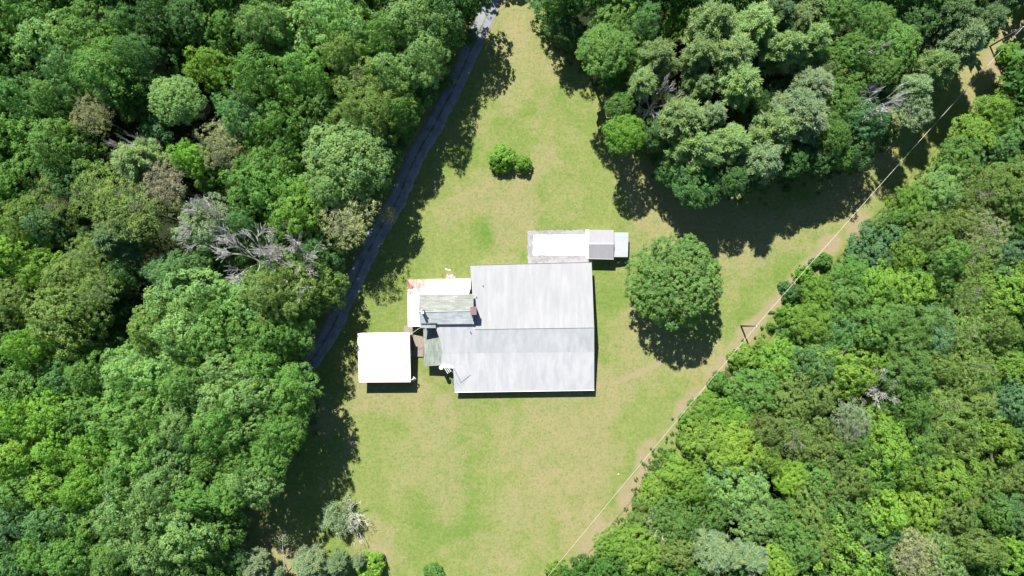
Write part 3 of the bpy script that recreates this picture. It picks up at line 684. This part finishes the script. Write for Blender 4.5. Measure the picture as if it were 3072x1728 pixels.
add(15, '598 560 40 b blue;790 640 46 b deep -2;650 690 40 b mid -3;720 560 40 b deep -4;560 660 46 b deep -3;610 620 50 b mid -3;680 610 44 b blue -5;530 640 42 b mid -3;700 690 44 b mid -3')
add(17, '620 650 66 d dead 1;712 668 62 d dead 1;700 580 46 d dead -1;500 560 52 d dead 3;310 365 34 d dead 3;590 255 26 d dead 4;875 548 66 t straw -3;975 535 22 t straw -6;985 1090 0 x x') if False else None
add(17, '622 650 70 d dead 4;712 668 66 d dead 4;700 585 48 d dead 3;500 565.5 54 d dead 5;310 365 34 d dead 4;590 255 26 d dead 5;872 548 64 t straw -1;975 538 20 t straw -8')
# upper right wood
add(17, '''1400 20 44 b deep -8;1425 80 34 b deep -9;1550 50 72 m mid 1;1520 125 50 m mid;1592 130 54 m mid;1625 45 48 b blue -2;1705 50 44 b bright -5;1655 145 58 p pinel 2;1622 205 44 p pinel 1;1560 262 34 m mid -2;1572 335 42 m bright -1;1556 200 36 m deep -5;
1660 235 46 d dead 2;1645 340 40 b deep -3;1800 55 66 p pinel 3;1762 135 54 p pinel 3;1850 130 60 p pinel 3;1905 60 56 p pinel 3;1962 40 56 p pined 2;1985 120 58 p pinel 3;2045 100 58 p pinel 2;1862 205 58 p pinel 2;
1765 212 46 p pinel;1722 298 58 p pinel 2;1762 375 64 p pinel 2;1835 360 56 p pinel 1;1795 290 46 p sage 1;1950 325 62 p pinel 2;1925 400 48 p sage 1;2020 285 66 p sage 3;2048 215 50 p sage 2;1960 230 48 b deep -3;2090 335 50 m mid;
2112 250 52 m mid -1;1690 425 42 m deep -4;1752 455 56 m deep -2;1842 445 46 m deep -3;2078 175 46 t olive -1;2150 130 54 m mid;2202 55 52 m mid;2252 112 56 m mid;2142 200 44 m mid -2;2200 95 38 d dead 2;2236 235 44 d dead 2;
2300 225 46 p sage 1;2362 165 56 p pinel 1;2295 275 44 t sage 0;2432 100 60 p sage 1;2490 55 48 p pined 1;2402 35 52 p pined;2312 30 50 m deep -2;2185 295 46 b teal -2;2160 375 46 b blue -4;2560 -15 40 p pined;2120 395 34 m mid -5;
2210 230 30 b deep -8;1900 260 36 b deep -5;1880 440 40 m deep -4;2000 400 46 m deep -4;1980 170 30 b deep -5;2060 390 40 m deep -4;2110 20 50 m mid -1;2040 20 50 p pinel;1680 350 30 m deep -5;2255 40 30 b deep -4;2230 170 34 m mid -2;2010 55 40 p pinel 1''')
# right-hand wood, lower and sunnier
add(9, '''2540 130 26 s fresh -6;2560 190 20 s mid -6;2560 250 44 b lime -1;2500 290 50 b fresh;2560 335 46 b mid;2450 335 46 b fresh;2420 400 48 b mid;2505 378 54 b blue 1;2565 410 40 b olive;2360 480 52 b pale 1;2302 520 44 b bright;
2450 478 56 t olive 2;2540 472 54 b olive 2;2400 560 50 b olive 1;2252 572 42 b mid;2330 590 56 b olive 1;2470 580 56 t tan 2;2550 560 46 b mid 1;2212 622 42 b teal;2280 642 50 b fresh 1;2370 660 56 b mid 2;2452 650 54 t olive 2;
2540 650 52 b teal 2;2142 690 46 b mid -1;2080 655 18 s mid -6;2028 690 22 s bright -5;2000 738 22 s deep -5;2062 742 40 b fresh -1;2132 762 52 b mid;2202 720 52 b fresh 1;2282 732 56 b lime 1;2352 760 52 b mid 1;2432 740 56 t olive 3;
2532 742 54 b lime 3;1992 795 28 s fresh -4;2042 812 46 b fresh;2112 842 52 b blue 1;2192 802 56 b mid 1;2272 822 50 b mid 1;2345 835 48 b teal 2;2422 832 56 t olive 3;2512 832 54 b olive 3;1942 822 10 s mid -7;1876 905 32 s fresh -4;
1815 965 26 s mid -5;1900 985 56 b mid 0;1965 915 50 b fresh;1982 1010 62 b olive 1;2052 920 54 b blue 1;2052 1002 54 b olive 1;2122 930 62 b lime 2;2192 905 54 b lime 1;2280 925 52 b mid 2;2352 922 54 b olive 2;2442 922 56 t olive 3;
2532 922 54 b fresh 3;2242 982 42 d dead 4;2142 1055 50 t sage 3;2210 1065 44 b lime 0;2282 1022 54 b mid 2;2362 1012 54 t olive 2;2452 1012 56 b olive 3;2545 1012 48 b teal 3;1772 1032 36 b fresh -1;1842 1052 50 b bright;
1732 1070 22 s fresh -5;1780 1110 52 b lime;1852 1130 54 b yel 1;1922 1090 54 b olive 1;2002 1092 54 t olive 1;2082 1122 54 b olive 1;2152 1132 54 b mid 1;2232 1132 52 b fresh 2;2312 1112 54 b mid 2;2402 1102 56 b olive 3;
2492 1102 56 b lime 3;2562 1102 40 b mid 3;1708 1185 42 b lime -1;1652 1235 38 b lime -3;1740 1232 46 b fresh;1852 1210 84 m pale 2;1935 1160 34 b lime;1988 1205 34 b yel 1;2055 1202 50 b mid 1;2132 1212 54 b olive 2;2212 1202 54 b mid 2;
2302 1192 56 b fresh 2;2392 1192 56 b lime 3;2482 1192 56 b olive 3;2562 1202 46 b olive 3;1622 1312 48 b olive -1;1702 1312 54 b mid;1668 1312 38 d dead 0;1792 1302 54 b mid 1;1902 1300 56 b pale 1;1972 1302 50 b mid 1;
2042 1290 54 b olive 2;2132 1292 54 b mid 2;2222 1292 54 b lime 2;2312 1282 56 b yel 2;2402 1282 56 b olive 2;2492 1282 56 b mid 3;2562 1292 46 b blue 3;1545 1370 42 b fresh -2;1612 1392 54 b lime;1692 1382 54 b olive 1;
1792 1385 62 p sage 3;1882 1402 56 p sage 3;1962 1420 42 b yel 1;2002 1368 50 b mid 2;2072 1362 44 b olive 1;2135 1412 66 b fresh 3;2202 1352 44 b blue 1;2292 1395 58 t straw 3;2372 1400 54 b pale 3;2462 1382 56 b olive 3;
2552 1382 54 b fresh 3;1500 1440 26 s fresh -5;1520 1415 26 b mid -3;1395 1440 20 s fresh -6;1090 1440 22 s mid -7;1975 720 14 s blue -7;2050 660 12 s mid -7''')
add(6, '1925 880 22 s fresh -2;1985 850 24 s mid -2;1870 960 18 s mid -3;1790 1000 18 s bright -3;1755 1050 16 s mid -3;1722 1110 16 s lime -3;1690 1160 16 s fresh -2;1625 1270 16 s mid -3;1592 1325 16 s fresh -3;1540 1410 16 s olive -3;2030 780 20 s fresh -2;2105 700 20 s mid -2;2170 640 20 s fresh -2')
# trees standing on the lawn
add(7, '''632 1432 42 p sage 2;778 1424 46 p sage 1;848 1420 38 p sage 1;903 1412 22 p sage -1;700 1442 16 p sage -2;932 1430 34 s lime -3;1263 398 31 s fresh -3;1316 410 20 s fresh -4;''')
T = [t for t in T if t[4] != 'x']

# ---- labels: each tree is told by its look and by its rank on one side of a landmark
LM = [('the top left corner', 0, 0), ('the bottom left corner', 0, 1449), ('the top right corner', 2576, 0), ('the bottom right corner', 2576, 1449),
      ("the left edge's middle", 0, 724), ("the right edge's middle", 2576, 724), ('the yellowish round tree at left', 512, 165), ('the big crown by the drive', 868, 400),
      ('the grey dead branches at left', 660, 650), ('the thin straw tree by the drive', 872, 548), ("the drive's upper end", 1240, 0), ("the drive's lower end", 770, 920),
      ('the dark gap in the left wood', 300, 800), ('the dead tree among pines', 1660, 235), ('the dead snag at upper right', 2200, 95), ('the round lawn tree', 1700, 710),
      ('the utility pole', 1865, 821), ('the teal-green tree', 2345, 835), ('the fallen grey limbs at right', 2242, 982), ('the sage pines at the bottom', 1830, 1400),
      ('the dense crown at lower right', 1852, 1210), ('the half-dead bush on the lawn', 870, 1310), ('the two small lawn shrubs', 1290, 405), ('the white shed', 965, 900)]
def bearing(dx, dy):
    a = math.degrees(math.atan2(-dy, dx)) % 360
    return ['right of', 'above right of', 'above', 'above left of', 'left of', 'below left of', 'below', 'below right of'][int((a+22.5)//45) % 8]
ORD = ['nearest', 'second', 'third', 'fourth', 'fifth', 'sixth', 'seventh', 'eighth', 'ninth', 'tenth', 'eleventh', 'twelfth']
SPECIAL = {(512, 165): 'yellowish lime-green round tree high in the left wood', (868, 400): 'big pale green round-crowned tree leaning over the drive', (872, 548): 'thin straw-coloured tree beside the middle of the drive',
           (975, 538): 'small sparse straw twigs reaching over the drive', (622, 650): 'left of two spreading grey dead trees in the left wood', (712, 668): 'right of two spreading grey dead trees in the left wood',
           (700, 585): 'upper small grey dead tree in the left wood near the drive', (1660, 235): 'bare grey dead tree among the light green pines', (2200, 95): 'bare pale snag in the upper right wood',
           (2236, 235): 'grey dead limbs at the left end of the sage pines', (2242, 982): 'bare grey leaning tree in a dark gap of the right wood', (1668, 1312): 'grey dead tree near the lower edge of the right wood',
           (1263, 398): 'larger of the two small round shrubs on the upper lawn', (1316, 410): 'smaller of the two small round shrubs on the upper lawn', (2345, 835): 'teal-green round tree in the middle of the right wood',
           (1852, 1210): 'large dense round pale green tree in the lower right wood', (932, 1430): 'lime-green shrub cut by the bottom edge of the lawn', (2292, 1395): 'pale straw tree with white stems at the bottom right edge',
           (500, 565.5): 'grey dead tree standing in the sage half-dead crown at left', (310, 365): 'small grey snag above the olive pine at left', (590, 255): 'small dead twiggy top in the upper left wood',
           (632, 1432): 'leftmost sage pine on the lawn bottom edge', (778, 1424): 'wide sage pine at the bottom edge right of the bare trunk', (848, 1420): 'sage pine second left of the lime shrub at the bottom', (903, 1412): 'small sage pine just left of the lime shrub',
           (700, 1442): 'tiny sage pine at the foot of the bare leaning trunk', (945, 1350): 'low brown bush under the half-dead bush on the lawn', (345, 405): 'olive-topped pine in the left wood beside brown thin trees'}
KW = dict(b='leafy tree', m='dense round tree', t='thin-leaved tree', p='pine', s='shrub', d='dead tree', h='half-bare tree')
KN = dict(b='leafy_tree', m='maple_tree', t='sparse_tree', p='pine_tree', s='shrub', d='dead_tree', h='leafy_tree')
KC = dict(b='tree', m='tree', t='tree', p='pine tree', s='shrub', d='dead tree', h='tree')
assign = {}
for i, t in enumerate(T):
    if (t[0], t[1]) in SPECIAL: continue
    L = sorted(LM, key=lambda q: math.hypot(q[1]-t[0], q[2]-t[1]))[0]
    d_ = math.hypot(L[1]-t[0], L[2]-t[1]); assign.setdefault((L[0], bearing(t[0]-L[1], t[1]-L[2])), []).append((d_, i))
label = {}
for (ln_, b_), lst in assign.items():
    for k, (d_, i) in enumerate(sorted(lst)):
        label[i] = f'{WORD.get(T[i][5], "grey")} {KW[T[i][4]]}, {ORD[min(k, 11)]} one {b_} {ln_}'
def region(x, y):
    if x < 1230: return 'the left wood'
    return 'the upper right wood' if (y < 480 and x < 2330) else 'the right wood'

trng = random.Random(11)
spots = []
for i, (x, y, r, h, kind, colr) in enumerate(T):
    R = r*K*.0635*(1-h/CAM_H)*(1.0 if (x < 2000 and y > 900 and x > 1400) or kind == 's' or (y > 1330 and 600 < x < 1420) else 1.10)*(trng.uniform(.86, 1.24) if kind == 'b' and (x < 1230 or x > 2000 or y < 500) else 1)
    if kind == 'p': Hc = R*2.3
    elif kind in 'bm': Hc = 6.5*R/5
    else: Hc = R*1.1
    if h > 12 and kind in 'bm' and (x, y) not in SPECIAL: h += trng.uniform(-2.8, 2.4)
    elif h > 7 and kind in 'b': h += trng.uniform(-1.6, 1.8)
    zc = max(h-R*.75, h*.55)
    gx_, gy_, _ = atd(x, y, zc)
    spots.append((gx_, gy_, R, h, kind, i))
    root = empty(KN[kind], (gx_, gy_, 0), trng.uniform(0, 6.28))
    lab = SPECIAL.get((x, y)) or label[i]
    lawn = y > 1330 and 600 < x < 1420 or (1200 < x < 1340 and 380 < y < 430)
    grp = ('shrubs and pines on the lawn' if lawn else {'b': 'leafy trees', 'm': 'round dense trees', 't': 'thin trees', 'p': 'pines', 's': 'shrubs', 'd': 'dead trees', 'h': 'leafy trees'}[kind]+' of '+region(x, y))
    tag(root, lab, KC[kind], grp)
    s = R/5
    if kind == 'd':
        me = DEAD[i % 3]; o = bpy.data.objects.new('dead_branches', me); f = R/4.6; hz = h/10.0
        o.scale = (f, f, hz); link(o, root); continue
    if kind in 'bh': me = BROAD[trng.randrange(len(BROAD))]
    elif kind == 'm': me = MAPLE[trng.randrange(2)]
    elif kind == 't': me = THIN[trng.randrange(3)]
    elif kind == 'p': me = PINE[trng.randrange(4)]
    else: me = SHRUB[trng.randrange(3)]
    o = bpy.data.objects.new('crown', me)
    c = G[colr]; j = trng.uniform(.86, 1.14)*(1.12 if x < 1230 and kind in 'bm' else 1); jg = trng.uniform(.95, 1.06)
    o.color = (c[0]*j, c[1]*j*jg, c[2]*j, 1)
    zs = trng.uniform(.9, 1.15)
    if kind == 'p': zs = trng.uniform(.9, 1.5); o.scale = (s*trng.uniform(.85, 1.2), s*trng.uniform(.85, 1.2), s*zs); o.location.z = h-7*s*zs
    elif kind == 's': o.scale = (s, s, h/7.5); o.location.z = h*.15
    elif kind == 't': o.scale = (s, s, s*zs); o.location.z = h-5.0*s*zs
    elif kind == 'h': o.scale = (s, s, s*zs); o.location.z = h-7*s*zs
    else:
        if kind == 'b' and h > 12: zs = trng.uniform(1.3, 1.8)
        o.scale = (s*trng.uniform(.84, 1.24), s*trng.uniform(.84, 1.24), s*zs); o.location.z = h-6.3*s*zs
    link(o, root)
    if kind == 't':
        tm = TRT[i % 2]; tr = bpy.data.objects.new('trunk', tm); tr.scale = (s*.9, s*.9, h/13.0)
    elif kind == 's':
        tm = TR[i % 3]; tr = bpy.data.objects.new('trunk', tm); tr.scale = (s*.35, s*.35, h*.75)
    elif kind == 'p':
        tm = TRP[i % 2]; tr = bpy.data.objects.new('trunk', tm); tr.scale = (min(1.1, s*1.05), min(1.1, s*1.05), h*.98)
    else:
        tm = TR[i % 3]; tr = bpy.data.objects.new('trunk', tm); tr.scale = (s*.9, s*.9, h*.80)
    link(tr, root)

# the lone maple
gx_, gy_, _ = atd(1703, 708, 10.5)
root = empty('maple_tree', (gx_, gy_, 0)); tag(root, 'big round dense green tree standing alone on the lawn right of the house', 'tree')
o = bpy.data.objects.new('crown', LONE); o.color = (.148, .250, .070, 1); o.location.z = 6.3; link(o, root)
tr = bpy.data.objects.new('trunk', TR[0]); tr.scale = (1.45, 1.45, 14.0); link(tr, root)
spots.append((gx_, gy_, 8, 13, 'lone', -1))
# half-dead bush on the lower lawn
gx_, gy_, _ = atd(862, 1300, 3)
root = empty('half_dead_bush', (gx_, gy_, 0)); tag(root, 'half-dead bush on the lower lawn, sage leaves at left and bare pale twigs at right', 'bush')
rng0 = np.random.default_rng(77)
s_ = []
for k in range(24):
    a = rng0.uniform(0, 6.28); q_ = rng0.uniform(.3, .9); bx_, by_ = rng0.normal(0, 1.0, 2); s_ += branching(700+k, (bx_-.3, by_, .5+rng0.uniform(0, 1)), (math.cos(a)*q_+.1, math.sin(a)*q_, rng0.uniform(.35, .9)), rng0.uniform(1.0, 1.9), .055, 3, .6, .03, (1, 3), rmin=.022)
link(bpy.data.objects.new('branches', tubes_mesh('branches', s_, M['dead'], 4)), root)
tips = np.array([q[1] for q in s_]); keep = (tips[:, 0] < .3+rng0.normal(0, .9, len(tips))) & (tips[:, 2] > .6); tips = tips[keep]
tips = tips[rng0.permutation(len(tips))[:2200]]
pos = (tips[:, None]+rng0.normal(0, .26, (len(tips), 9, 3))).reshape(-1, 3)
o = bpy.data.objects.new('foliage', leaf_mesh('foliage', pos, rng0.normal(0, .6, pos.shape)+np.array([0, 0, .7]), .10*rng0.uniform(.6, 1.3, len(pos)), .5, rng0, M['dry_leaf'])); o.color = (.215, .285, .150, 1); link(o, root)
# leaning bare trunk among the bottom pines
a = Vector(atd(716, 1449, .0)); b = Vector(atd(712, 1345, 6.2))
root = empty('leaning_tree', a); tag(root, 'thin bare pale trunk leaning upwards between the sage pines at the bottom', 'tree')
dv = b-a; rr = random.Random(5); tl = MB().path([Vector((0, 0, 0)), dv*.35+Vector((.1, 0, .2)), dv*.7+Vector((-.1, .1, .2)), dv], .10, .05, 7)
for f, dx, dy in ((.45, 1.1, .8), (.6, -1.0, .9), (.75, 1.0, .4), (.85, -.8, .5), (.95, .7, .6), (.9, -1.3, .7)): tl.path([dv*f, dv*f+Vector((dx*.5, dy*.5, .25)), dv*f+Vector((dx, dy, .3))], .04, .02, 5)
tl.build('trunk', M['dead'], root)
pos = (np.array(dv*.93)[None]+rng0.normal(0, 1, (500, 3))*np.array([.9, .7, .4])).astype(float)
o = bpy.data.objects.new('foliage', leaf_mesh('foliage', pos, rng0.normal(0, .6, pos.shape)+np.array([0, 0, .7]), .11*rng0.uniform(.6, 1.3, len(pos)), .5, rng0, M['dry_leaf'])); o.color = (.12, .16, .075, 1); link(o, root)

# ------------------------------------------------------------------ undergrowth below the trees, and the wood running on beyond the photograph
rng = np.random.default_rng(55); cc = []; rad = []
A = np.array([(a, b, c, d) for a, b, c, d, k, i in spots if k in 'bmtphd'])
for (a, b, c, d) in A:
    n = int(10+c*2); th = rng.uniform(0, 6.28, n); rr2 = c*1.25*np.sqrt(rng.random(n)); px = a+rr2*np.cos(th); py = b+rr2*np.sin(th)
    ok = sd(px, py, LAWNW) < .3
    for x_, y_ in zip(px[ok], py[ok]): cc.append((x_, y_, rng.uniform(.2, 1+min(3.2, d*.18)))); rad.append(rng.uniform(.6, 1.3))
# low weeds along the tree line
for k in range(1300):
    i = rng.integers(len(LAWNW)); p, q = np.array(LAWNW[i]), np.array(LAWNW[(i+1) % len(LAWNW)]); u_ = rng.random(); e_ = p+(q-p)*u_
    if np.min(np.hypot(A[:, 0]-e_[0], A[:, 1]-e_[1])-A[:, 2]) > 1.5: continue
    s2 = rng.normal(0, 1.0, 2); e_ = e_+s2
    if segdist(np.array([e_[0]]), np.array([e_[1]]), [tuple(p_) for p_ in pts])[0] < 2.6: continue
    cc.append((e_[0], e_[1], rng.uniform(0, .35))); rad.append(rng.uniform(.25, .6))
cc = np.array(cc); rad = np.array(rad); nl = 16
off = ball(rng, len(cc)*nl).reshape(len(cc), nl, 3); off[..., 2] = np.abs(off[..., 2])
pos = (cc[:, None]+off*rad[:, None, None]).reshape(-1, 3)
o = bpy.data.objects.new('undergrowth', leaf_mesh('undergrowth', pos, unit(off).reshape(-1, 3)*.6+rng.normal(0, .4, pos.shape)+np.array([0, 0, .7]), .17*rng.uniform(.6, 1.4, len(pos)), .6, rng, M['leaf']))
o.color = (.075, .150, .034, 1); link(o); tag(o, 'low leafy undergrowth below the trees and along the wood edges', 'undergrowth', kind='stuff')
def outer(x, y, rad_, top, frac, grow):
    sub = base[rng.permutation(len(base))[:int(len(base)*frac)]]; cq = sub.mean(1, keepdims=True); sub = cq+(sub-cq)*grow
    a = rng.uniform(0, 6.28); Rm = np.array([[math.cos(a), -math.sin(a), 0], [math.sin(a), math.cos(a), 0], [0, 0, 1]]); f = rad_/5
    VV.append((sub.reshape(-1, 3)@Rm.T)*np.array([f, f, f*1.5])+np.array([x, y, top-6.3*f*1.5]))
src = BROAD[0]; nv = len(src.vertices); base = np.empty(nv*3, np.float32); src.vertices.foreach_get('co', base); base = base.reshape(-1, 4, 3)
VV = []; k = 0
for gx2 in np.arange(-150, 151, 9.5):
    for gy2 in np.arange(-105, 121, 9.5):
        x_ = gx2+rng.normal(0, 1.5); y_ = gy2+rng.normal(0, 1.5)
        inside = abs(x_) < 96 and -58 < y_ < 70
        if inside or sd(np.array([x_]), np.array([y_]), [( -1,200),(20,200),(22,60),(2,60)])[0] > 0: continue
        if -42 < x_ < 8 and y_ < 0: continue
        sub = base[rng.permutation(len(base))[:900]]; cq = sub.mean(1, keepdims=True); sub = cq+(sub-cq)*3.0
        a = rng.uniform(0, 6.28); Rm = np.array([[math.cos(a), -math.sin(a), 0], [math.sin(a), math.cos(a), 0], [0, 0, 1]])
        VV.append((sub.reshape(-1, 3)@Rm.T)*rng.uniform(1.1, 1.4)+np.array([x_, y_, rng.uniform(3, 9)]))
for x in list(range(-30, 1200, 75))+list(range(1440, 2470, 75)): outer(*atd(x+rng.normal(0, 12), -52, 15)[:2], 4.6, 18, .5, 1.35)
for y in range(30, 1450, 80): outer(*atd(-52, y, 15)[:2], 4.6, 18, .5, 1.35); outer(*atd(2628, y, 9)[:2], 4.2, 12, .5, 1.35) if y > 150 else None
for x in list(range(-30, 600, 80))+list(range(1480, 2600, 80)): outer(*atd(x, 1500, 12)[:2], 4.4, 15 if x < 800 else 11, .5, 1.35)
VV = np.concatenate(VV); o = bpy.data.objects.new('outer_wood', mesh_np('outer_wood', VV, np.arange(len(VV)).reshape(-1, 4), M['leaf']))
o.color = (.070, .165, .034, 1); link(o); tag(o, 'wood running on beyond the edges of the photo', 'wood', kind='stuff')
print('TREES', len(T), 'tris leaf', sum(len(m.polygons) for m in BROAD+MAPLE+THIN+PINE+SHRUB+[LONE]))
from collections import Counter
cnt = Counter(o.get('label') for o in S.objects if o.parent is None and o.get('label'))
print('DUP', [(k, v) for k, v in cnt.items() if v > 1][:20], 'LONG', [k for k in cnt if not 4 <= len(k.split()) <= 16][:10])
